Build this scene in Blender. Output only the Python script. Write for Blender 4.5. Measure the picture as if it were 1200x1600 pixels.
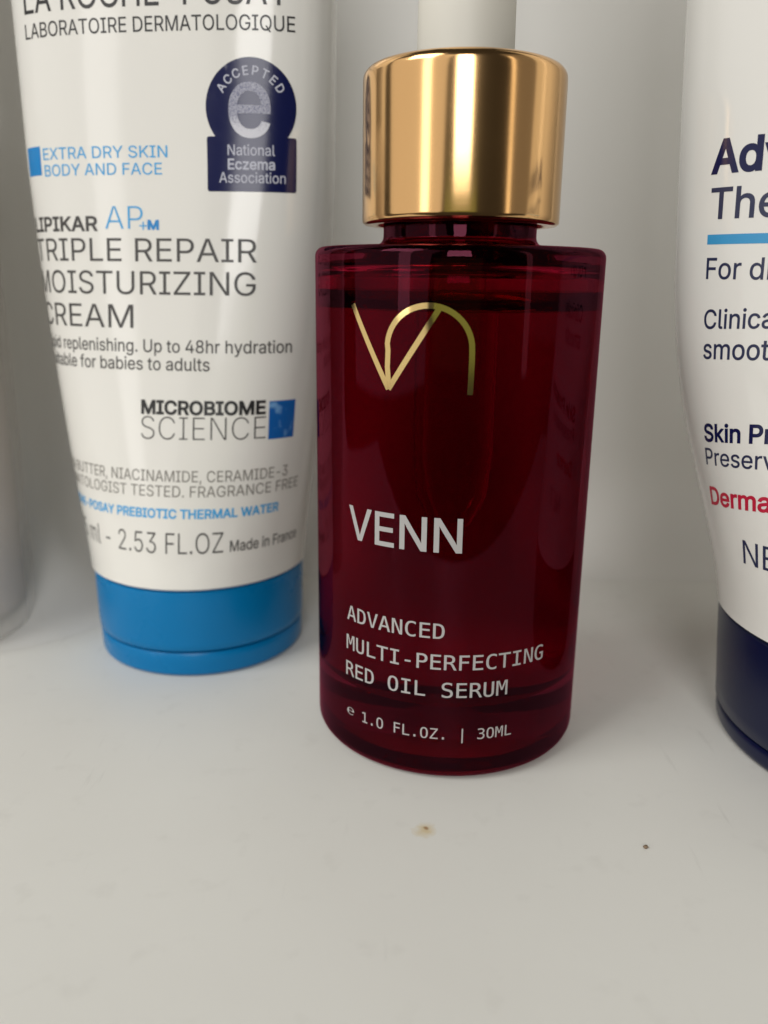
import bpy, bmesh, math, random, os
import numpy as np
from mathutils import Matrix, Vector
from mathutils.geometry import delaunay_2d_cdt

# ------------------------------------------------------------------ scene, camera, light
for o in list(bpy.data.objects):
    bpy.data.objects.remove(o)
SC = bpy.context.scene
COL = SC.collection
MM = 0.001                                  # everything below is measured in millimetres
random.seed(7)

EYE = 56.0                                  # lens height above the shelf, mm
cam_d = bpy.data.cameras.new('camera')
cam = bpy.data.objects.new('camera', cam_d)
COL.objects.link(cam)
SC.camera = cam
cam_d.sensor_fit = 'HORIZONTAL'
cam_d.sensor_width = 36.0
cam_d.lens = 36.0 * 1320 / 1200
cam_d.clip_start = 0.002
cam_d.clip_end = 50
down = Vector((545 - 600, 5515 - 800, 1320.0)).normalized()       # plumb line in lens axes (x right, y down, z ahead)
up_c = -down
fw = Vector((0, 0, 1))
y_c = (fw - fw.dot(up_c) * up_c).normalized()
x_c = y_c.cross(up_c)
Rm = Matrix((x_c, y_c, up_c))               # lens axes -> room axes
right_w = Rm @ Vector((1, 0, 0))
up_w = Rm @ Vector((0, -1, 0))
back_w = Rm @ Vector((0, 0, -1))
cam.matrix_world = Matrix(((right_w.x, up_w.x, back_w.x, 0), (right_w.y, up_w.y, back_w.y, 0),
                           (right_w.z, up_w.z, back_w.z, EYE * MM), (0, 0, 0, 1)))
cam_d.dof.use_dof = True
cam_d.dof.focus_distance = 0.0905
cam_d.dof.aperture_fstop = 30.0

W = bpy.data.worlds.new('World')
SC.world = W
W.use_nodes = True
W.node_tree.nodes['Background'].inputs[0].default_value = (0.78, 0.72, 0.62, 1)
W.node_tree.nodes['Background'].inputs[1].default_value = 0.05


def area(name, loc, target, sx, sy, power, col):
    d = bpy.data.lights.new(name, 'AREA')
    d.shape = 'RECTANGLE'
    d.size, d.size_y = sx, sy
    d.energy = power
    d.color = col
    o = bpy.data.objects.new(name, d)
    COL.objects.link(o)
    o.location = loc
    o.rotation_euler = (Vector(target) - Vector(loc)).to_track_quat('-Z', 'Y').to_euler()
    return o


def lamp_power(radiance, sx, sy):
    return radiance * math.pi * sx * sy


area('window_light', (-0.045, -0.62, 0.43), (-0.045, 0.10, 0.43), 0.23, 0.56, lamp_power(7.0, 0.23, 0.56), (1.0, 0.98, 0.97))
area('garden_light', (-0.06, -0.63, 0.055), (-0.06, 0.10, 0.055), 0.46, 0.17, lamp_power(0.30, 0.46, 0.17), (0.48, 0.60, 0.16))
area('side_window_light', (-0.40, -0.30, 0.22), (-0.03, 0.12, 0.06), 0.10, 0.40, lamp_power(2.4, 0.10, 0.40), (1.0, 0.97, 0.94))
area('room_left_light', (-0.47, -0.20, 0.26), (0.0, 0.09, 0.05), 0.80, 0.66, lamp_power(0.72, 0.80, 0.66), (1.0, 0.95, 0.88))
area('room_right_light', (0.48, -0.06, 0.28), (0.0, 0.10, 0.05), 0.46, 0.60, lamp_power(0.18, 0.46, 0.60), (1.0, 0.92, 0.82))
area('added_strip_light', (0.40, -0.24, 0.20), (0.0, 0.10, 0.05), 0.045, 0.45, lamp_power(1.3, 0.045, 0.45), (1.0, 0.88, 0.70))  # added lamp, no door: draws a thin bright stripe in the gold collar
area('added_upper_light', (-0.50, -0.22, 0.62), (0.0, 0.10, 0.0), 0.40, 0.36, lamp_power(6.0, 0.40, 0.36), (1.0, 1.0, 0.97))  # added lamp, no window: lights from upper left, outside the collar's reflection

SC.view_settings.view_transform = 'Standard'
SC.view_settings.look = 'None'
SC.view_settings.gamma = 1.0
SC.view_settings.exposure = -0.08
SC.render.engine = 'CYCLES'
cy = SC.cycles
cy.max_bounces = 16
cy.diffuse_bounces = 5
cy.glossy_bounces = 6
cy.transmission_bounces = 16
cy.transparent_max_bounces = 24
cy.caustics_reflective = False
cy.caustics_refractive = True
cy.sample_clamp_indirect = 4.0
cy.use_denoising = True


# ------------------------------------------------------------------ materials
def new_mat(name):
    m = bpy.data.materials.new(name)
    m.use_nodes = True
    nt = m.node_tree
    return m, nt, nt.nodes['Principled BSDF']


def plain(name, col, rough=0.4, metal=0.0, spec=0.5, var=0.03, scale=120.0, bump=0.0, bscale=900.0, coat=0.0, rvar=0.0, sss=0.0):
    m, nt, b = new_mat(name)
    tc = nt.nodes.new('ShaderNodeTexCoord')
    n = nt.nodes.new('ShaderNodeTexNoise')
    n.inputs['Scale'].default_value = scale
    n.inputs['Detail'].default_value = 5
    nt.links.new(tc.outputs['Object'], n.inputs['Vector'])
    r = nt.nodes.new('ShaderNodeMixRGB')
    r.inputs[1].default_value = (*[c * (1 - var) for c in col], 1)
    r.inputs[2].default_value = (*[min(1, c * (1 + var)) for c in col], 1)
    nt.links.new(n.outputs['Fac'], r.inputs[0])
    nt.links.new(r.outputs[0], b.inputs['Base Color'])
    if rvar:
        mr = nt.nodes.new('ShaderNodeMapRange')
        mr.inputs[3].default_value = max(0.02, rough - rvar)
        mr.inputs[4].default_value = rough + rvar
        nt.links.new(n.outputs['Fac'], mr.inputs[0])
        nt.links.new(mr.outputs[0], b.inputs['Roughness'])
    else:
        b.inputs['Roughness'].default_value = rough
    b.inputs['Metallic'].default_value = metal
    b.inputs['Specular IOR Level'].default_value = spec
    if coat:
        b.inputs['Coat Weight'].default_value = coat
        b.inputs['Coat Roughness'].default_value = 0.12
    if sss:
        b.inputs['Subsurface Weight'].default_value = sss
        b.inputs['Subsurface Radius'].default_value = (0.004, 0.003, 0.002)
        b.inputs['Subsurface Scale'].default_value = 0.5
    if bump:
        n2 = nt.nodes.new('ShaderNodeTexNoise')
        n2.inputs['Scale'].default_value = bscale
        n2.inputs['Detail'].default_value = 4 if bscale > 100 else 1
        nt.links.new(tc.outputs['Object'], n2.inputs['Vector'])
        bp = nt.nodes.new('ShaderNodeBump')
        bp.inputs['Strength'].default_value = bump
        bp.inputs['Distance'].default_value = 0.0003 if bscale > 100 else 0.0016
        nt.links.new(n2.outputs['Fac'], bp.inputs['Height'])
        nt.links.new(bp.outputs[0], b.inputs['Normal'])
    return m


def glass(name, col, ior, rough=0.0):
    m, nt, b = new_mat(name)
    nt.nodes.remove(b)
    g = nt.nodes.new('ShaderNodeBsdfGlass')
    tc = nt.nodes.new('ShaderNodeTexCoord')
    n = nt.nodes.new('ShaderNodeTexNoise')
    n.inputs['Scale'].default_value = 150
    nt.links.new(tc.outputs['Object'], n.inputs['Vector'])
    mx = nt.nodes.new('ShaderNodeMixRGB')
    mx.inputs[1].default_value = (*[c * 0.97 for c in col], 1)
    mx.inputs[2].default_value = (*col, 1)
    nt.links.new(n.outputs['Fac'], mx.inputs[0])
    nt.links.new(mx.outputs[0], g.inputs['Color'])
    g.inputs['IOR'].default_value = ior
    g.inputs['Roughness'].default_value = rough
    nt.links.new(g.outputs[0], nt.nodes['Material Output'].inputs['Surface'])
    return m


def tint(name, col):
    m, nt, b = new_mat(name)
    nt.nodes.remove(b)
    t = nt.nodes.new('ShaderNodeBsdfTransparent')
    t.inputs[0].default_value = (*col, 1)
    nt.links.new(t.outputs[0], nt.nodes['Material Output'].inputs['Surface'])
    return m


def shelf_material():
    m, nt, b = new_mat('white_shelf')
    tc = nt.nodes.new('ShaderNodeTexCoord')
    base = (0.79, 0.785, 0.74)

    def noise(scale, detail=6, stretch=None, rot=0):
        mp = nt.nodes.new('ShaderNodeMapping')
        if stretch:
            mp.inputs['Scale'].default_value = stretch
        mp.inputs['Rotation'].default_value = (0, 0, rot)
        nt.links.new(tc.outputs['Object'], mp.inputs[0])
        n = nt.nodes.new('ShaderNodeTexNoise')
        n.inputs['Scale'].default_value = scale
        n.inputs['Detail'].default_value = detail
        nt.links.new(mp.outputs[0], n.inputs['Vector'])
        return n.outputs['Fac']

    def ramp(sock, a, bb, lo=0.0, hi=1.0):
        r = nt.nodes.new('ShaderNodeMapRange')
        r.inputs[1].default_value, r.inputs[2].default_value = a, bb
        r.inputs[3].default_value, r.inputs[4].default_value = lo, hi
        nt.links.new(sock, r.inputs[0])
        return r.outputs[0]

    def math_(op, s1, s2):
        q = nt.nodes.new('ShaderNodeMath')
        q.operation = op
        for i, s in enumerate((s1, s2)):
            if isinstance(s, (int, float)):
                q.inputs[i].default_value = s
            else:
                nt.links.new(s, q.inputs[i])
        return q.outputs[0]

    def mix(fac, c1, c2):
        x = nt.nodes.new('ShaderNodeMixRGB')
        nt.links.new(fac, x.inputs[0])
        for i, s in ((1, c1), (2, c2)):
            if isinstance(s, tuple):
                x.inputs[i].default_value = (*s, 1)
            else:
                nt.links.new(s, x.inputs[i])
        return x.outputs[0]

    c = mix(ramp(noise(25), 0.3, 0.7), base, (0.755, 0.745, 0.70))
    c = mix(ramp(noise(260, 8), 0.60, 0.80, 0, 0.16), c, (0.44, 0.42, 0.37))
    # scuffs: long thin streaks near the bottle, broken up by a broad noise
    streak = ramp(noise(120, 3, (5.0, 0.55, 1), 0.5), 0.66, 0.76, 0, 1)
    streak = math_('MULTIPLY', streak, ramp(noise(30), 0.42, 0.65, 0, 0.28))
    c = mix(streak, c, (0.34, 0.33, 0.30))
    # scattered grains
    v = nt.nodes.new('ShaderNodeTexVoronoi')
    v.inputs['Scale'].default_value = 95
    nt.links.new(tc.outputs['Object'], v.inputs['Vector'])
    grains = math_('MULTIPLY', ramp(v.outputs['Distance'], 0.035, 0.075, 1, 0), ramp(noise(60), 0.58, 0.64, 0, 0.14))
    c = mix(grains, c, (0.25, 0.22, 0.18))

    def spot(x, y, r0, r1, col, strength, wob=0.0007):
        nonlocal c
        n = nt.nodes.new('ShaderNodeTexNoise')
        n.inputs['Scale'].default_value = 700
        nt.links.new(tc.outputs['Object'], n.inputs['Vector'])
        s = nt.nodes.new('ShaderNodeVectorMath'); s.operation = 'SUBTRACT'
        nt.links.new(n.outputs['Color'], s.inputs[0]); s.inputs[1].default_value = (0.5, 0.5, 0.5)
        sc = nt.nodes.new('ShaderNodeVectorMath'); sc.operation = 'SCALE'
        nt.links.new(s.outputs[0], sc.inputs[0]); sc.inputs['Scale'].default_value = wob * 2
        ad = nt.nodes.new('ShaderNodeVectorMath'); ad.operation = 'ADD'
        nt.links.new(tc.outputs['Object'], ad.inputs[0]); nt.links.new(sc.outputs[0], ad.inputs[1])
        dd = nt.nodes.new('ShaderNodeVectorMath'); dd.operation = 'DISTANCE'
        fl = nt.nodes.new('ShaderNodeVectorMath'); fl.operation = 'MULTIPLY'
        nt.links.new(ad.outputs[0], fl.inputs[0]); fl.inputs[1].default_value = (1, 1, 0)
        nt.links.new(fl.outputs[0], dd.inputs[0]); dd.inputs[1].default_value = (x * MM, y * MM, 0)
        f = ramp(dd.outputs['Value'], r0 * MM, r1 * MM, strength, 0)
        c = mix(f, c, col)

    spot(4.7, 76.5, 0.3, 1.4, (0.62, 0.45, 0.15), 0.6, 0.0009)
    spot(4.8, 76.75, 0.10, 0.36, (0.28, 0.12, 0.04), 0.75, 0.0003)
    nt.links.new(c, b.inputs['Base Color'])
    b.inputs['Roughness'].default_value = 0.42
    nt.links.new(ramp(noise(90), 0.3, 0.7, 0.36, 0.5), b.inputs['Roughness'])
    b.inputs['Specular IOR Level'].default_value = 0.35
    bp = nt.nodes.new('ShaderNodeBump')
    bp.inputs['Strength'].default_value = 0.12
    bp.inputs['Distance'].default_value = 0.0002
    nt.links.new(noise(420, 5), bp.inputs['Height'])
    nt.links.new(bp.outputs[0], b.inputs['Normal'])
    return m


def pattern_mat(name, c1, c2, scale, lo, hi, rough=0.4, axis_grad=None):
    """two-colour print: c2 speckles on c1; axis_grad=(z0, z1) lets the speckles close up towards z0."""
    m, nt, b = new_mat(name)
    tc = nt.nodes.new('ShaderNodeTexCoord')
    n = nt.nodes.new('ShaderNodeTexNoise')
    n.inputs['Scale'].default_value = scale
    n.inputs['Detail'].default_value = 2
    nt.links.new(tc.outputs['Object'], n.inputs['Vector'])
    src = n.outputs['Fac']
    if axis_grad:
        sx = nt.nodes.new('ShaderNodeSeparateXYZ')
        nt.links.new(tc.outputs['Object'], sx.inputs[0])
        mr = nt.nodes.new('ShaderNodeMapRange')
        mr.inputs[1].default_value, mr.inputs[2].default_value = axis_grad[0] * MM, axis_grad[1] * MM
        mr.inputs[3].default_value, mr.inputs[4].default_value = 0.50, 0.09
        nt.links.new(sx.outputs['Z'], mr.inputs[0])
        ad = nt.nodes.new('ShaderNodeMath'); ad.operation = 'ADD'
        nt.links.new(src, ad.inputs[0]); nt.links.new(mr.outputs[0], ad.inputs[1])
        src = ad.outputs[0]
    r = nt.nodes.new('ShaderNodeMapRange')
    r.inputs[1].default_value, r.inputs[2].default_value = lo, hi
    nt.links.new(src, r.inputs[0])
    x = nt.nodes.new('ShaderNodeMixRGB')
    x.inputs[1].default_value = (*c1, 1)
    x.inputs[2].default_value = (*c2, 1)
    nt.links.new(r.outputs[0], x.inputs[0])
    nt.links.new(x.outputs[0], b.inputs['Base Color'])
    b.inputs['Roughness'].default_value = rough
    return m


M = {}
M['shelf'] = shelf_material()
M['wall'] = plain('white_painted_wall', (0.77, 0.76, 0.725), 0.5, var=0.02, scale=18, spec=0.3)
M['tube'] = plain('white_tube_plastic', (0.80, 0.785, 0.74), 0.11, var=0.006, scale=60, spec=0.5, bump=0.5, bscale=28)
M['lotion'] = plain('white_lotion_plastic', (0.78, 0.765, 0.725), 0.11, var=0.006, scale=60, spec=0.5, bump=0.5, bscale=28)
M['blue_cap'] = plain('blue_cap_plastic', (0.0, 0.17, 0.42), 0.28, spec=0.25, var=0.05, scale=90, rvar=0.05, bump=0.04)
M['navy_cap'] = plain('navy_cap_plastic', (0.003, 0.006, 0.035), 0.30, spec=0.35, var=0.06, scale=90, rvar=0.05, bump=0.04)
M['gold'] = plain('polished_gold', (0.87, 0.53, 0.235), 0.14, metal=1.0, var=0.02, scale=70, rvar=0.05)
M['foil'] = plain('gold_foil', (0.84, 0.62, 0.27), 0.10, metal=1.0, var=0.04, scale=300)
M['rubber'] = plain('white_rubber', (0.74, 0.71, 0.63), 0.5, var=0.015, scale=60, bump=0.05)
M['glass'] = glass('ruby_glass', (0.46, 0.11, 0.185), 1.5)
M['glass_wet'] = glass('ruby_glass_wetted', (0.96, 0.15, 0.64), 1.02)
M['glass_dry'] = glass('ruby_glass_dry', (0.92, 0.24, 0.42), 1.5)
M['serum_side'] = tint('red_serum', (0.95, 0.10, 0.56))
M['serum_top'] = glass('red_serum_surface', (0.75, 0.06, 0.12), 1.47)
M['pipette'] = glass('pipette_glass', (0.95, 0.90, 0.90), 1.06)
M['ink_white'] = plain('white_print', (0.41, 0.40, 0.395), 0.5, var=0.03, scale=800)
M['ink_black'] = plain('black_print', (0.016, 0.016, 0.017), 0.35, var=0.1, scale=800)
M['ink_grey'] = plain('dark_grey_print', (0.055, 0.052, 0.05), 0.4, var=0.1, scale=800)
M['ink_mid'] = plain('grey_print', (0.19, 0.175, 0.155), 0.4, var=0.08, scale=800)
M['ink_blue'] = plain('bright_blue_print', (0.01, 0.23, 0.58), 0.35, var=0.05, scale=800)
M['ink_sky'] = plain('sky_blue_print', (0.045, 0.36, 0.72), 0.35, var=0.05, scale=800)
M['ink_navy'] = plain('navy_print', (0.007, 0.010, 0.062), 0.16, spec=0.4, var=0.05, scale=800)
M['ink_slate'] = plain('slate_print', (0.022, 0.028, 0.075), 0.35, var=0.08, scale=800)
M['ink_red'] = plain('red_print', (0.50, 0.012, 0.045), 0.35, var=0.05, scale=800)
M['ink_bar'] = plain('blue_bar_print', (0.045, 0.30, 0.58), 0.35, var=0.05, scale=800)
M['ink_pale'] = plain('pale_print', (0.50, 0.51, 0.60), 0.4, var=0.05, scale=800)
M['e_print'] = pattern_mat('speckled_e_print', (0.03, 0.035, 0.13), (0.60, 0.60, 0.66), 8000, 0.42, 0.85, 0.35, (73.0, 75.4))
M['marble'] = pattern_mat('marbled_blue_print', (0.006, 0.12, 0.43), (0.22, 0.45, 0.75), 330, 0.56, 0.66, 0.35)
M['clear'] = plain('clear_plastic', (0.80, 0.77, 0.72), 0.22, var=0.02)
M['clear'].node_tree.nodes['Principled BSDF'].inputs['Alpha'].default_value = 0.36
M['lilac'] = plain('grey_lilac_filling', (0.58, 0.49, 0.48), 0.5, var=0.10, scale=30)
M['crumb'] = plain('brown_crumb', (0.24, 0.17, 0.11), 0.8, var=0.3, scale=3000)
M['cap_grey'] = plain('grey_cap_plastic', (0.45, 0.44, 0.43), 0.4)


# ------------------------------------------------------------------ builders
def link(name, me, mats, parent=None, smooth=True, loc=None, kind=None):
    o = bpy.data.objects.new(name, me)
    COL.objects.link(o)
    for m in (mats if isinstance(mats, (list, tuple)) else [mats]):
        me.materials.append(m)
    if parent:
        o.parent = parent
    if loc:
        o.location = loc
    if smooth:
        me.polygons.foreach_set('use_smooth', [True] * len(me.polygons))
    if kind:
        o['kind'] = kind
    return o


def thing(name, label, cat, x, y, rot=0.0):
    o = bpy.data.objects.new(name, None)
    COL.objects.link(o)
    o.empty_display_size = 0.01
    o.location = (x * MM, y * MM, 0)
    o.rotation_euler = (0, 0, rot)
    o['label'] = label
    o['category'] = cat
    return o


def sharpen(me, angle=35):
    me.set_sharp_from_angle(angle=math.radians(angle)) if hasattr(me, 'set_sharp_from_angle') else None


def arc(cx, cz, r, a0, a1, n=6):
    return [(cx + r * math.cos(math.radians(a0 + (a1 - a0) * i / n)), cz + r * math.sin(math.radians(a0 + (a1 - a0) * i / n))) for i in range(n + 1)]


def lathe(name, prof, mats, parent, seg=128, closed=False, matfn=None, scale_fn=None, sharp=35):
    """prof: list of (r, z) in mm, outside on the way up. Ends at r = 0 are capped with a pole."""
    bm = bmesh.new()
    rings = []
    for r, z in prof:
        if r < 1e-6:
            rings.append([bm.verts.new((0, 0, z * MM))])
        else:
            ring = []
            for i in range(seg):
                t = 2 * math.pi * i / seg
                x, y = r * math.cos(t), r * math.sin(t)
                if scale_fn:
                    x, y = scale_fn(x, y, z)
                ring.append(bm.verts.new((x * MM, y * MM, z * MM)))
            rings.append(ring)
    n = len(rings)
    for k in range(n if closed else n - 1):
        A, B = rings[k], rings[(k + 1) % n]
        for i in range(seg):
            j = (i + 1) % seg
            if len(A) == 1 and len(B) == 1:
                continue
            if len(A) == 1:
                f = bm.faces.new((A[0], B[j], B[i]))
            elif len(B) == 1:
                f = bm.faces.new((A[i], A[j], B[0]))
            else:
                f = bm.faces.new((A[i], A[j], B[j], B[i]))
            if matfn:
                f.material_index = matfn(k)
    me = bpy.data.meshes.new(name)
    bm.to_mesh(me)
    bm.free()
    o = link(name, me, mats, parent)
    sharpen(me, sharp)
    return o


# ---- writing: text curves turned to mesh, cut into narrow strips and laid on the curved surface
FONTS = {}


def font(kind):
    if kind not in FONTS:
        FONTS[kind] = None
        fn = {'sans': 'Inter.woff2', 'mono': 'DejaVuSansMono.woff2'}[kind]
        try:
            p = os.path.join(bpy.utils.system_resource('DATAFILES', path='fonts'), fn)
            if os.path.exists(p):
                FONTS[kind] = bpy.data.fonts.load(p)
        except Exception:
            FONTS[kind] = None
    return FONTS[kind]


def text_mesh(s, kind='sans', weight=0.0, spacing=1.0):
    """filled outlines of a line of text (size 1). weight moves the outline out (+) or in (-)."""
    cu = bpy.data.curves.new('t', 'FONT')
    cu.body = s
    cu.size = 1.0
    cu.space_character = spacing
    f = font(kind)
    if f:
        cu.font = f
    cu.resolution_u = 5
    cu.dimensions = '3D'
    o = bpy.data.objects.new('t', cu)
    COL.objects.link(o)
    bpy.context.view_layer.update()
    me = bpy.data.meshes.new_from_object(o.evaluated_get(bpy.context.evaluated_depsgraph_get()))
    bpy.data.objects.remove(o)
    bpy.data.curves.remove(cu)
    nxt = {e.vertices[0]: e.vertices[1] for e in me.edges}
    co = [(v.co.x, v.co.y) for v in me.vertices]
    loops, seen = [], set()
    for v0 in range(len(co)):
        if v0 in seen or v0 not in nxt:
            continue
        lp, v = [], v0
        while v not in seen and v in nxt:
            seen.add(v)
            lp.append(v)
            v = nxt[v]
        P = [co[i] for i in lp]
        Q = [P[0]]
        for p in P[1:]:
            if math.dist(p, Q[-1]) > 1e-5:
                Q.append(p)
        if math.dist(Q[0], Q[-1]) < 1e-5:
            Q.pop()
        if len(Q) > 2:
            loops.append(np.array(Q))
    bpy.data.meshes.remove(me)

    def sarea(q):
        r = np.roll(q, -1, 0)
        return 0.5 * float((q[:, 0] * r[:, 1] - q[:, 1] * r[:, 0]).sum())
    big = max(loops, key=lambda q: abs(sarea(q)))
    sgn = 1.0 if sarea(big) > 0 else -1.0
    if weight:
        out = []
        for q in loops:
            d = np.roll(q, -1, 0) - q
            d /= np.linalg.norm(d, axis=1)[:, None]
            nrm = np.stack([d[:, 1], -d[:, 0]], 1) * sgn
            n0 = np.roll(nrm, 1, 0)
            m = nrm + n0
            m /= np.maximum(0.7, (m * m).sum(1) / 2)[:, None]
            out.append(q + m * weight)
        loops = out
    V, Ed, base = [], [], 0
    for q in loops:
        n = len(q)
        V += [Vector((float(x), float(y))) for x, y in q]
        Ed += [(base + i, base + (i + 1) % n) for i in range(n)]
        base += n
    vo, eo, fo, _, _, _ = delaunay_2d_cdt(V, Ed, [], 0, 1e-6)
    vo = np.array([(p.x, p.y) for p in vo])
    cen = np.array([vo[list(f)].mean(0) for f in fo])
    wind = np.zeros(len(cen))
    for q in loops:
        r = np.roll(q, -1, 0)
        for k in range(len(q)):
            x0, y0 = q[k]
            x1, y1 = r[k]
            if y0 == y1:
                continue
            lo, hi = (y0, y1) if y1 > y0 else (y1, y0)
            c = (cen[:, 1] >= lo) & (cen[:, 1] < hi)
            xi = x0 + (cen[:, 1] - y0) / (y1 - y0) * (x1 - x0)
            wind += np.where(c & (xi > cen[:, 0]), 1.0 if y1 > y0 else -1.0, 0.0)
    keep = [tuple(f) for f, wv in zip(fo, wind) if wv * sgn > 0.5]
    out = bpy.data.meshes.new('t')
    out.from_pydata([(x, y, 0) for x, y in vo], [], keep)
    return out


CAP = {}


def cap_height(kind):
    if kind not in CAP:
        me = text_mesh('H', kind)
        CAP[kind] = max(v.co.y for v in me.vertices) - min(v.co.y for v in me.vertices)
    return CAP[kind]


def lay(name, bm, wrap, mat, parent, step=0.5, lift=0.03, cutz=True):
    """bm holds flat faces in (u, z) mm; cut it into strips, wrap it onto the surface."""
    us = [v.co.x for v in bm.verts]
    zs = [v.co.y for v in bm.verts]

    def cut(lo, hi, st, no, axis):
        k = math.ceil(lo / st)
        while k * st < hi:
            co = [0, 0, 0]
            co[axis] = k * st + 1e-4
            bmesh.ops.bisect_plane(bm, geom=bm.verts[:] + bm.edges[:] + bm.faces[:], plane_co=co, plane_no=no, dist=1e-6)
            k += 1
    cut(min(us), max(us), step, (1, 0, 0), 0)
    if cutz:
        cut(min(zs), max(zs), 1.2, (0, 1, 0), 1)
    for v in bm.verts:
        v.co = wrap(v.co.x, v.co.y, lift)
    me = bpy.data.meshes.new(name)
    bm.to_mesh(me)
    bm.free()
    return link(name, me, mat, parent)


def write(s, wrap, mat, parent, uL, uR, zb, capH, kind='sans', weight=0.0, slope=0.0, lift=0.03, upto=None, name='lettering'):
    """one printed line: its ink box runs from uL to uR (for the first `upto` letters if given)."""
    me = text_mesh(s, kind, weight)
    xs = [me.vertices[i].co.x for p in me.polygons for i in p.vertices]
    x0, x1 = min(xs), max(xs)
    if upto:
        m2 = text_mesh(s[:upto], kind, weight)
        x1 = max(v.co.x for v in m2.vertices)
    sx = (uR - uL) / (x1 - x0)
    sz = capH / cap_height(kind)
    bm = bmesh.new()
    bm.from_mesh(me)
    bmesh.ops.delete(bm, geom=[v for v in bm.verts if not v.link_faces], context='VERTS')
    for v in bm.verts:
        u = uL + (v.co.x - x0) * sx
        v.co = (u, zb + v.co.y * sz + slope * (u - uL), 0)
    return lay(name, bm, wrap, mat, parent, lift=lift)


def poly(name, pts, wrap, mat, parent, lift=0.025):
    bm = bmesh.new()
    f = bm.faces.new([bm.verts.new((u, z, 0)) for u, z in pts])
    if f.normal.z < 0:
        f.normal_flip()
    bmesh.ops.triangulate(bm, faces=bm.faces[:])
    return lay(name, bm, wrap, mat, parent, lift=lift)


def stroke(name, paths, w, wrap, mat, parent, lift=0.035):
    """flat ribbon of width w along each path of (u, z) points"""
    bm = bmesh.new()
    for pts in paths:
        P = [Vector((u, z, 0)) for u, z in pts]
        prev = None
        for i, p in enumerate(P):
            d = (P[min(i + 1, len(P) - 1)] - P[max(i - 1, 0)]).normalized()
            nrm = Vector((-d.y, d.x, 0)) * w / 2
            a, b = bm.verts.new(p + nrm), bm.verts.new(p - nrm)
            if prev:
                bm.faces.new((prev[0], prev[1], b, a))
            prev = (a, b)
    return lay(name, bm, wrap, mat, parent, step=0.4, lift=lift)


# ------------------------------------------------------------------ setting: shelf and wall
def slab(name, x0, x1, y0, y1, z0, z1, r, mat):
    bm = bmesh.new()
    prof = [(y1, z0), (y0 + r, z0)] + arc(y0 + r, z0 + r, r, 270, 180)[1:] + arc(y0 + r, z1 - r, r, 180, 90) + [(y1, z1)]
    L = [bm.verts.new((x0 * MM, y * MM, z * MM)) for y, z in prof]
    Rr = [bm.verts.new((x1 * MM, y * MM, z * MM)) for y, z in prof]
    n = len(prof)
    for i in range(n):
        j = (i + 1) % n
        bm.faces.new((L[i], L[j], Rr[j], Rr[i]))
    bm.faces.new(L[::-1])
    bm.faces.new(Rr)
    bmesh.ops.recalc_face_normals(bm, faces=bm.faces[:])
    me = bpy.data.meshes.new(name)
    bm.to_mesh(me)
    bm.free()
    o = link(name, me, mat, kind='structure')
    sharpen(me, 40)
    return o


shelf = slab('shelf', -190, 230, 4, 190, -16, 0, 4, M['shelf'])


def wall(name, path, h, r, thick, mat):
    """wall following a plan path (room on its left-hand side when walking), coved into the shelf"""
    prof = [(r, 0.03)] + [(r - r * math.sin(t), 0.03 + r - r * math.cos(t)) for t in [math.pi / 2 * i / 8 for i in range(1, 9)]]
    prof += [(0, h * k / 4) for k in range(1, 5)] + [(-thick, h), (-thick, 0.03)]
    bm = bmesh.new()
    rows = []
    P = [Vector((x, y)) for x, y in path]
    for i, p in enumerate(P):
        d1 = (P[i] - P[i - 1]).normalized() if i else (P[1] - P[0]).normalized()
        d2 = (P[i + 1] - P[i]).normalized() if i < len(P) - 1 else d1
        d = (d1 + d2).normalized()
        nrm = Vector((-d.y, d.x)) / max(0.5, d.dot(d1))
        rows.append([bm.verts.new(((p.x + nrm.x * o) * MM, (p.y + nrm.y * o) * MM, z * MM)) for o, z in prof])
    for A, B in zip(rows, rows[1:]):
        for k in range(len(prof)):
            j = (k + 1) % len(prof)
            bm.faces.new((A[k], B[k], B[j], A[j]))
    bm.faces.new(rows[0][::-1])
    bm.faces.new(rows[-1])
    bmesh.ops.recalc_face_normals(bm, faces=bm.faces[:])
    me = bpy.data.meshes.new(name)
    bm.to_mesh(me)
    bm.free()
    o = link(name, me, mat, kind='structure')
    sharpen(me, 40)
    return o


def corner(cx, cy_, r, a0, a1, n=8):
    return arc(cx, cy_, r, a0, a1, n)


path = [(-190, 135)] + corner(-72, 146, 11, 270, 360) + corner(-38, 150, 23, 180, 90) + [(230, 173)]
path = path[::-1]                       # walk right to left so that the room lies on the left-hand side
wall('wall_back', path, 210, 20, 6, M['wall'])


# ------------------------------------------------------------------ red serum bottle
BX, BY, BR = 8.27, 101.66, 16.5
sb = thing('serum_bottle', 'dark red glass dropper bottle with gold collar in the middle of the shelf', 'bottle', BX, BY)
outer = [(0, 0.7), (11.5, 0.6), (12.6, 0.05), (14.7, 0.0)] + arc(14.7, 1.8, 1.8, -90, 0)[1:] + [(16.5, z) for z in range(5, 58, 4)]
outer += arc(15.5, 58.05, 1.0, 0, 90) + [(12.5, 59.2), (9.6, 59.35)] + arc(9.6, 60.25, 0.9, 270, 180, 4)[1:] + [(8.7, 61.9), (8.2, 62.2), (8.2, 69)]
inner = [(6.6, 69), (6.6, 58.6), (7.4, 57.6), (11, 57.3)] + arc(13.2, 55.7, 1.6, 90, 0, 6) + [(14.8, 54.55)]
wet0 = len(outer) + len(inner) - 1
inner += [(14.8, z) for z in range(50, 14, -5)] + arc(11.8, 11.2, 3.0, 0, -90, 8) + [(6, 7.9), (0, 7.6)]
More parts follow.
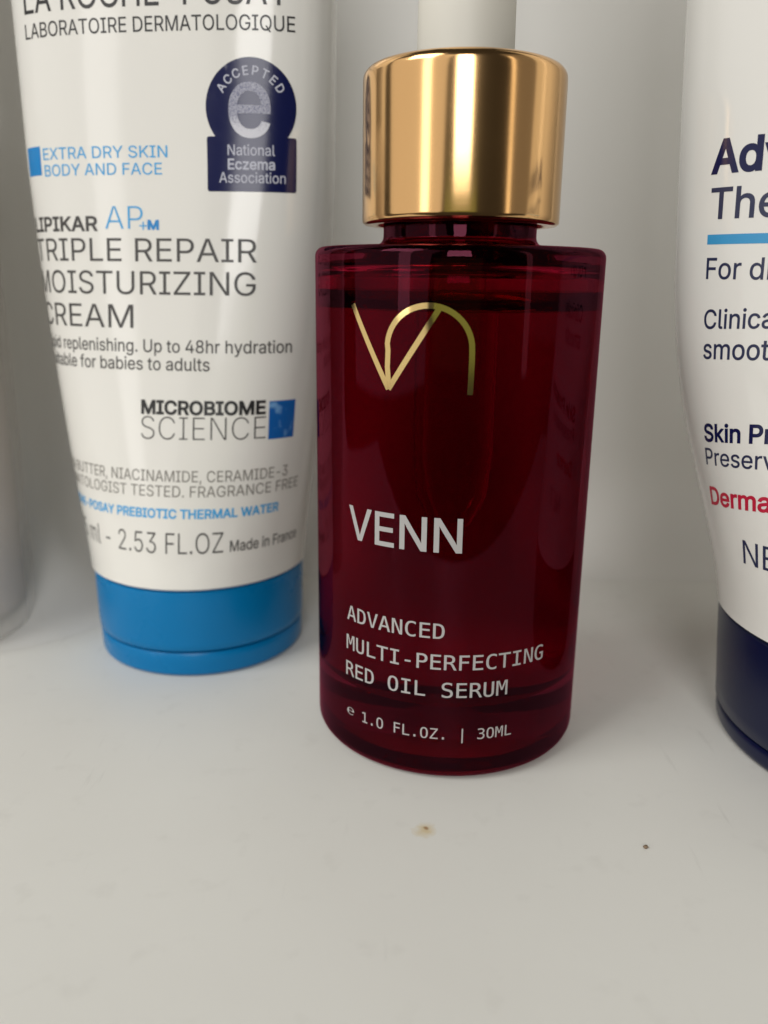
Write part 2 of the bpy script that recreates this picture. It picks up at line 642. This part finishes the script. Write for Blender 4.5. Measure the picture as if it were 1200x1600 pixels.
lathe('glass_body', outer + inner, [M['glass'], M['glass_wet'], M['glass_dry']], sb, seg=160, matfn=lambda k: 1 if k >= wet0 else (2 if k >= len(outer) else 0), sharp=50)
ser = [(0, 7.7)] + [(6, 8.0)] + arc(11.75, 11.25, 2.95, -90, 0, 8) + [(14.75, z) for z in range(15, 51, 5)] + [(14.75, 54.5)]
nside = len(ser) - 1
ser += [(14.6, 53.9), (14.2, 53.2), (13.6, 52.75), (12.8, 52.5), (11.8, 52.42), (0, 52.4)]
lathe('serum', ser, [M['serum_side'], M['serum_top']], sb, seg=128, matfn=lambda k: 1 if k >= nside else 0)
lathe('pipette', [(3.3, 66), (3.3, 36), (2.9, 31), (1.6, 27.6), (1.0, 27.4), (1.0, 28), (2.1, 31.3), (2.6, 36), (2.6, 66)], M['pipette'], sb, seg=48, closed=True)
lathe('collar', [(9.2, 61.9), (9.6, 61.5), (10.8, 61.5), (11.1, 61.75)] + [(11.12, 62.4 + i * 1.9) for i in range(8)] + arc(9.9, 76.4, 1.2, 0, 90, 8)
      + [(6.2, 77.6), (5.6, 77.2), (5.4, 76.5), (9.2, 76.0)], M['gold'], sb, seg=160, closed=True, sharp=50)
lathe('dropper_bulb', [(0, 76.4), (5.2, 76.4), (5.28, 78), (5.22, 84), (5.1, 92), (5.0, 97), (4.6, 100.5), (3.4, 102.7), (1.6, 103.7), (0, 103.9)], M['rubber'], sb, seg=96)


def wrap_bottle(u, z, lift):
    t = u / BR - math.pi / 2
    return Vector(((BR + lift) * math.cos(t) * MM, (BR + lift) * math.sin(t) * MM, z * MM))


arch = [(-8.25, 44.9), (-8.45, 47.0), (-8.4, 48.7)]
arch += [(-4.1 + 4.4 * math.cos(math.radians(a)) - 0.0, 49.0 + 4.2 * math.sin(math.radians(a))) for a in range(175, -1, -7)]
arch += [(0.32, 48.0), (0.3, 46.2), (0.25, 44.5)]
em = stroke('emblem', [[(-13.0, 53.1), (-8.3, 44.75)], [(-8.3, 44.75), (-3.05, 52.95)], arch], 0.58, wrap_bottle, M['foil'], sb)
em['label'] = 'thin gold line emblem'
IW = M['ink_white']
write('VENN', wrap_bottle, IW, sb, -13.6, 0.05, 27.75, 3.7, weight=0.008)
write('ADVANCED', wrap_bottle, IW, sb, -13.95, -1.5, 17.8, 1.75, 'mono', 0.004)
write('MULTI-PERFECTING', wrap_bottle, IW, sb, -14.07, 10.75, 14.1, 1.78, 'mono', 0.004)
write('RED OIL SERUM', wrap_bottle, IW, sb, -14.15, 5.95, 10.75, 1.78, 'mono', 0.004)
write('\u212e', wrap_bottle, IW, sb, -13.95, -12.75, 5.7, 1.25, weight=0.0)
write('1.O FL.OZ. | 3OML', wrap_bottle, IW, sb, -11.4, 6.75, 5.5, 1.32, 'mono', 0.002)


# ------------------------------------------------------------------ tubes standing on their caps
class Tube:
    """stands on z; its section at height z is a superellipse with half axes a, b and exponent n"""

    def __init__(self, zs, As, Bs, Ns=None):
        self.zs, self.As, self.Bs = zs, As, Bs
        self.Ns = Ns if Ns is not None else np.full(len(zs), 2.0)
        self.cache = {}

    def abn(self, z):
        return [float(np.interp(z, self.zs, q)) for q in (self.As, self.Bs, self.Ns)]

    def curve(self, z, t):
        a, b, n = self.abn(z)
        c, s_ = np.cos(t), np.sin(t)
        return a * np.sign(c) * np.abs(c) ** (2 / n), b * np.sign(s_) * np.abs(s_) ** (2 / n)

    def table(self, key):
        """arc length along the section, 0 in the middle of the front face"""
        if key not in self.cache:
            t = np.linspace(-math.pi, math.pi, 2881)
            x, y = self.curve(key * 0.1, t)
            s_ = np.concatenate([[0], np.cumsum(np.hypot(np.diff(x), np.diff(y)))])
            self.cache[key] = (s_ - s_[720], x, y)
        return self.cache[key]

    def wrap(self, u, z, lift):
        s_, x, y = self.table(int(round(z * 10)))
        px, py = float(np.interp(u, s_, x)), float(np.interp(u, s_, y))
        a, b, n = self.abn(z)
        g = Vector((math.copysign(abs(px / a) ** (n - 1), px) / a, math.copysign(abs(py / b) ** (n - 1), py) / b)).normalized()
        return Vector(((px + g.x * lift) * MM, (py + g.y * lift) * MM, z * MM))

    def body(self, z0, z1, mat, parent, seg=200, dz=1.0):
        bm = bmesh.new()
        rings = []
        n = int((z1 - z0) / dz)
        levels = [(z0 + 0.02, 0.86), (z0 + 0.02, 0.975)] + [(z0 + 0.35 + (z1 - z0 - 0.35) * i / n, 1.0) for i in range(n + 1)]
        for z, k in levels:
            t = np.linspace(-math.pi, math.pi, 2881)
            x, y = self.curve(z, t)
            s_ = np.concatenate([[0], np.cumsum(np.hypot(np.diff(x), np.diff(y)))])
            q = np.linspace(0, s_[-1], seg, endpoint=False)
            X, Y = np.interp(q, s_, x), np.interp(q, s_, y)
            rings.append([bm.verts.new((k * X[i] * MM, k * Y[i] * MM, z * MM)) for i in range(seg)])
        for A, B in zip(rings, rings[1:]):
            for i in range(seg):
                j = (i + 1) % seg
                bm.faces.new((A[i], A[j], B[j], B[i]))
        bm.faces.new(rings[0][::-1])
        bm.faces.new(rings[-1])
        me = bpy.data.meshes.new('tube_body')
        bm.to_mesh(me)
        bm.free()
        o = link('tube_body', me, mat, parent)
        sharpen(me, 40)
        return o


# ---- cream tube on the blue cap
zz = np.linspace(0, 132, 265)


def smooth(q, k):
    return np.convolve(np.pad(q, k, 'edge'), np.ones(2 * k + 1) / (2 * k + 1), 'valid')


aa = smooth(np.interp(zz, [0, 13, 20, 30, 40, 50, 60, 70, 80, 94, 120, 128], [16.2, 16.2, 16.9, 18.2, 19.3, 20.2, 20.9, 21.4, 21.6, 21.9, 23.2, 23.6]), 6)
bb = smooth(np.interp(zz, [0, 13, 20, 30, 40, 50, 60, 70, 80, 94, 120, 128, 132], [16.2, 16.2, 15.6, 14.2, 12.6, 11.3, 10.2, 9.3, 8.6, 7.8, 3.0, 0.8, 0.8]), 6)
nn = np.interp(zz, [0, 15, 40, 70, 132], [2, 2, 2.35, 2.8, 2.8])
ct = Tube(zz, aa, bb, nn)
cream = thing('cream_tube', 'white squeeze tube of moisturizing cream standing on a bright blue cap', 'tube', -28.7, 126.0, math.radians(-8))
cb = ct.body(13.3, 131, M['tube'], cream)
lathe('cap', [(0, 3.9), (14.9, 3.9), (15.5, 4.0), (15.72, 4.3), (15.78, 5.2), (15.85, 9), (15.9, 12.6), (15.8, 13.0), (15.4, 13.15), (0, 13.15)], M['blue_cap'], cream, sharp=50)
lathe('cap_lid', [(0, 0.5), (12.6, 0.4), (13.8, 0.0), (14.6, 0.0)] + arc(14.6, 0.95, 0.95, -90, -8, 6)[1:] + [(15.55, 2.4), (15.6, 3.4), (15.4, 3.7), (0, 3.7)], M['blue_cap'], cream, sharp=50)


def w(u, z, lift):
    u2 = 0.982 * u + float(np.interp(z, [18, 28, 45, 57, 70, 88], [0.15, 0.33, 0.50, 0.60, 0.68, 0.58]))
    z2 = z + float(np.interp(z, [18, 30, 45, 53, 61, 70, 88], [0.08, 0.13, 0.10, 0.03, -0.06, -0.2, -0.37]))
    return ct.wrap(u2, z2, lift)


K, G, D = M['ink_black'], M['ink_grey'], M['ink_mid']
write('LA ROCHE-POSAY', w, K, cb, -19.1, 17.2, 88.35, 3.3, weight=0.004)
write('LABORATOIRE DERMATOLOGIQUE', w, K, cb, -19.25, 17.95, 85.4, 1.75, weight=0.004)
poly('blue_square', [(-21.5, 68.6), (-18.1, 68.6), (-18.1, 72.25), (-21.5, 72.25)], w, M['ink_blue'], cb)
write('EXTRA DRY SKIN', w, M['ink_sky'], cb, -17.55, 1.05, 70.5, 1.44, weight=0.004)
write('BODY AND FACE', w, M['ink_sky'], cb, -17.45, 0.25, 68.4, 1.44, weight=0.004)
# navy badge: a disc over a block
th0 = math.asin((76.5 - 73.0) / 5.85)
bc, bz, br_ = 12.2, 76.5, 5.85
disc = [(bc + br_ * math.cos(t), bz + br_ * math.sin(t)) for t in np.linspace(-th0 - 0.12, math.pi + th0 + 0.12, 60)]


def rbox(u0, u1, z0, z1, r):
    return arc(u1 - r, z0 + r, r, -90, 0, 4) + arc(u1 - r, z1 - r, r, 0, 90, 4) + arc(u0 + r, z1 - r, r, 90, 180, 4) + arc(u0 + r, z0 + r, r, 180, 270, 4)


badge_b = rbox(6.4, 18.05, 66.3, 73.0, 0.3)
bm = bmesh.new()
for pts in (disc, badge_b):
    bm.faces.new([bm.verts.new((u, z, 0)) for u, z in pts])
bmesh.ops.triangulate(bm, faces=bm.faces[:])
bd = lay('badge', bm, w, M['ink_navy'], cb, lift=0.022)
bd['label'] = 'navy round-topped badge'
PL = M['ink_pale']
ch = cap_height('sans')
bm = bmesh.new()
word = 'ACCEPTED'
for i, c in enumerate(word):
    ang = math.radians(147 - i * 114 / 7)
    me = text_mesh(c, 'sans', 0.012)
    xs = [v.co.x for v in me.vertices]
    mx = (min(xs) + max(xs)) / 2
    tmp = bmesh.new()
    tmp.from_mesh(me)
    sc_ = 1.05 / ch
    rot = ang - math.pi / 2
    for v in tmp.verts:
        x, y = (v.co.x - mx) * sc_, 3.95 + v.co.y * sc_
        v.co = (bc + x * math.cos(rot) - y * math.sin(rot), bz - 0.15 + x * math.sin(rot) + y * math.cos(rot), 0)
    m2 = bpy.data.meshes.new('x')
    tmp.to_mesh(m2)
    tmp.free()
    bm.from_mesh(m2)
lay('lettering', bm, w, PL, cb, lift=0.045)
write('e', w, M['e_print'], cb, 9.3, 14.7, 73.05, 8.4, weight=0.006, lift=0.045)
write('National', w, PL, cb, 9.1, 15.2, 70.75, 1.28, weight=0.004, lift=0.045)
write('Eczema', w, PL, cb, 9.1, 15.2, 69.05, 1.25, weight=0.018, lift=0.045)
write('Association', w, PL, cb, 7.95, 16.6, 67.4, 1.28, weight=0.004, lift=0.045)
write('LIPIKAR', w, G, cb, -21.6, -9.05, 61.35, 1.8, weight=0.022)
write('AP', w, M['ink_sky'], cb, -7.95, -2.55, 61.55, 2.95, weight=-0.008)
write('+', w, M['ink_sky'], cb, -3.05, -1.95, 61.35, 1.6, weight=0.0)
write('M', w, M['ink_blue'], cb, -1.9, -0.3, 61.55, 1.1, weight=0.04)
write('TRIPLE REPAIR', w, G, cb, -21.7, 12.85, 57.45, 2.95, weight=0.0)
write('MOISTURIZING', w, G, cb, -21.8, 12.7, 53.2, 3.0, weight=0.0)
write('CREAM', w, G, cb, -21.7, -4.1, 48.8, 3.05, weight=0.0)
write('Lipid replenishing. Up to 48hr hydration', w, G, cb, -21.6, 17.9, 45.7, 1.65, weight=0.006)
write('Suitable for babies to adults', w, G, cb, -21.6, 6.6, 43.35, 1.65, weight=0.006)
write('MICROBIOME', w, K, cb, -3.0, 14.3, 37.6, 1.72, weight=0.03)
write('SCIENCE', w, G, cb, -3.0, 14.4, 34.15, 3.15, weight=-0.014)
sq = poly('marbled_square', [(14.8, 34.0), (18.95, 34.0), (18.95, 39.25), (14.8, 39.25)], w, M['marble'], cb)
write('SHEA BUTTER, NIACINAMIDE, CERAMIDE-3', w, D, cb, -21.5, 18.35, 28.55, 1.5, weight=0.0)
write('DERMATOLOGIST TESTED. FRAGRANCE FREE', w, D, cb, -22.0, 20.85, 26.5, 1.5, weight=0.0)
write('LA ROCHE-POSAY PREBIOTIC THERMAL WATER', w, M['ink_sky'], cb, -22.5, 17.15, 23.6, 1.2, weight=0.025)
write('75 ml - 2.53 FL.OZ', w, G, cb, -18.6, 8.75, 18.65, 2.95, weight=-0.006)
write('Made in France', w, G, cb, 9.7, 21.9, 18.7, 1.55, weight=0.008, slope=-0.02)

# ---- lotion tube on the navy cap
zr = np.linspace(0, 150, 301)
ra = np.interp(zr, [0, 16, 18, 25, 32, 40, 48, 56, 64, 72, 80, 90, 135, 150], [23.2, 23.2, 23.6, 25.5, 27.7, 30.2, 31.9, 32.9, 33.3, 33.8, 34.2, 34.7, 36.0, 36.0])
rb = np.interp(zr, [0, 16, 25, 40, 56, 72, 90, 125, 142, 150], [23.2, 23.2, 21.5, 19, 17, 15, 13, 7, 1.0, 1.0])
ra = smooth(smooth(ra, 6), 6)
rb = smooth(smooth(rb, 6), 6)
lt = Tube(zr, ra, rb)
lotion = thing('lotion_tube', 'white squeeze tube with navy lettering on a dark navy cap, rightmost', 'tube', 65.7, 95.5, math.radians(-12))
lb = lt.body(16.2, 148, M['lotion'], lotion)
lathe('cap', [(0, 2.9), (21.3, 2.9), (22.0, 3.0), (22.25, 3.3), (22.35, 5), (22.8, 10), (23.2, 15.4), (23.15, 15.9), (22.7, 16.1), (0, 16.1)], M['navy_cap'], lotion, sharp=50)
lathe('cap_lid', [(0, 0.5), (19.0, 0.4), (19.6, 0.0), (20.8, 0.0)] + arc(20.8, 1.2, 1.2, -90, -8, 6)[1:] + [(22.0, 2.0), (22.0, 2.5), (21.8, 2.7), (0, 2.7)], M['navy_cap'], lotion, sharp=50)
w = lt.wrap
N, SL = M['ink_navy'], M['ink_slate']
write('Advanced', w, N, lb, -33.1, -27.5, 66.8, 3.15, weight=0.025, upto=2)
write('Therapy', w, SL, lb, -32.9, -27.9, 62.2, 3.05, weight=0.01, upto=2)
poly('blue_bar', [(-33.05, 59.6), (-2, 59.6), (-2, 60.6), (-33.05, 60.6)], w, M['ink_bar'], lb)
write('For dry', w, SL, lb, -32.95, -28.75, 56.05, 2.15, weight=0.006, upto=3)
write('Clinically', w, SL, lb, -32.95, -27.8, 50.75, 2.0, weight=0.008, upto=5, slope=0.06)
write('smooth', w, SL, lb, -32.95, -26.05, 47.5, 2.1, weight=0.008, upto=4, slope=0.06)
write('Skin Protectant', w, N, lb, -33.1, -27.65, 38.1, 1.95, weight=0.022, upto=4, slope=0.14)
write('Preservative', w, SL, lb, -33.2, -26.1, 35.3, 1.95, weight=0.006, upto=5, slope=0.13)
write('Derma', w, M['ink_red'], lb, -33.2, -25.6, 30.45, 2.1, weight=0.02, upto=4, slope=0.15)
write('NET', w, SL, lb, -27.6, -25.35, 24.85, 2.8, weight=0.0, upto=1, slope=0.06)

# ------------------------------------------------------------------ clear bottle at the left edge
fb = thing('clear_bottle', 'clear plastic bottle with grey lilac filling, cut off by the left edge', 'bottle', -73.6, 127.6)
lathe('bottle_body', [(0, 0.6), (11.5, 0.5), (12.2, 0), (14, 0)] + arc(14, 2, 2, -90, 0)[1:] + [(16, 20), (16, 50), (16, 78)] + arc(13, 78, 3, 0, 90)[1:] + [(7, 82), (7, 90)]
      + [(6, 90), (6, 80.5), (12.5, 79.5)] + arc(13, 77.8, 1.6, 80, 0, 4) + [(14.6, 50), (14.6, 20), (14.6, 6)] + arc(12.6, 5, 2.0, 0, -90, 5)[1:] + [(0, 3)], M['clear'], fb)
lathe('filling', [(0, 3.1), (12.5, 3.1)] + arc(12.5, 5.1, 2.0, -90, 0, 5)[1:] + [(14.5, 20), (14.5, 50), (14.5, 72), (0, 72)], M['lilac'], fb)
lathe('bottle_cap', [(0, 84), (8.5, 84), (8.9, 84.4), (8.9, 100), (8.3, 101), (0, 101)], M['cap_grey'], fb)

# ------------------------------------------------------------------ crumb
bm = bmesh.new()
bmesh.ops.create_icosphere(bm, subdivisions=2, radius=0.27 * MM)
for v in bm.verts:
    v.co *= 1 + random.uniform(-0.3, 0.3)
    v.co.z *= 0.6
me = bpy.data.meshes.new('crumb')
bm.to_mesh(me)
bm.free()
zmin = min(v.co.z for v in me.vertices)
cr = link('crumb', me, M['crumb'], loc=(27.1 * MM, 73.9 * MM, -zmin))
cr['label'] = 'tiny dark brown crumb on the bare shelf right of the red bottle'
cr['category'] = 'crumb'
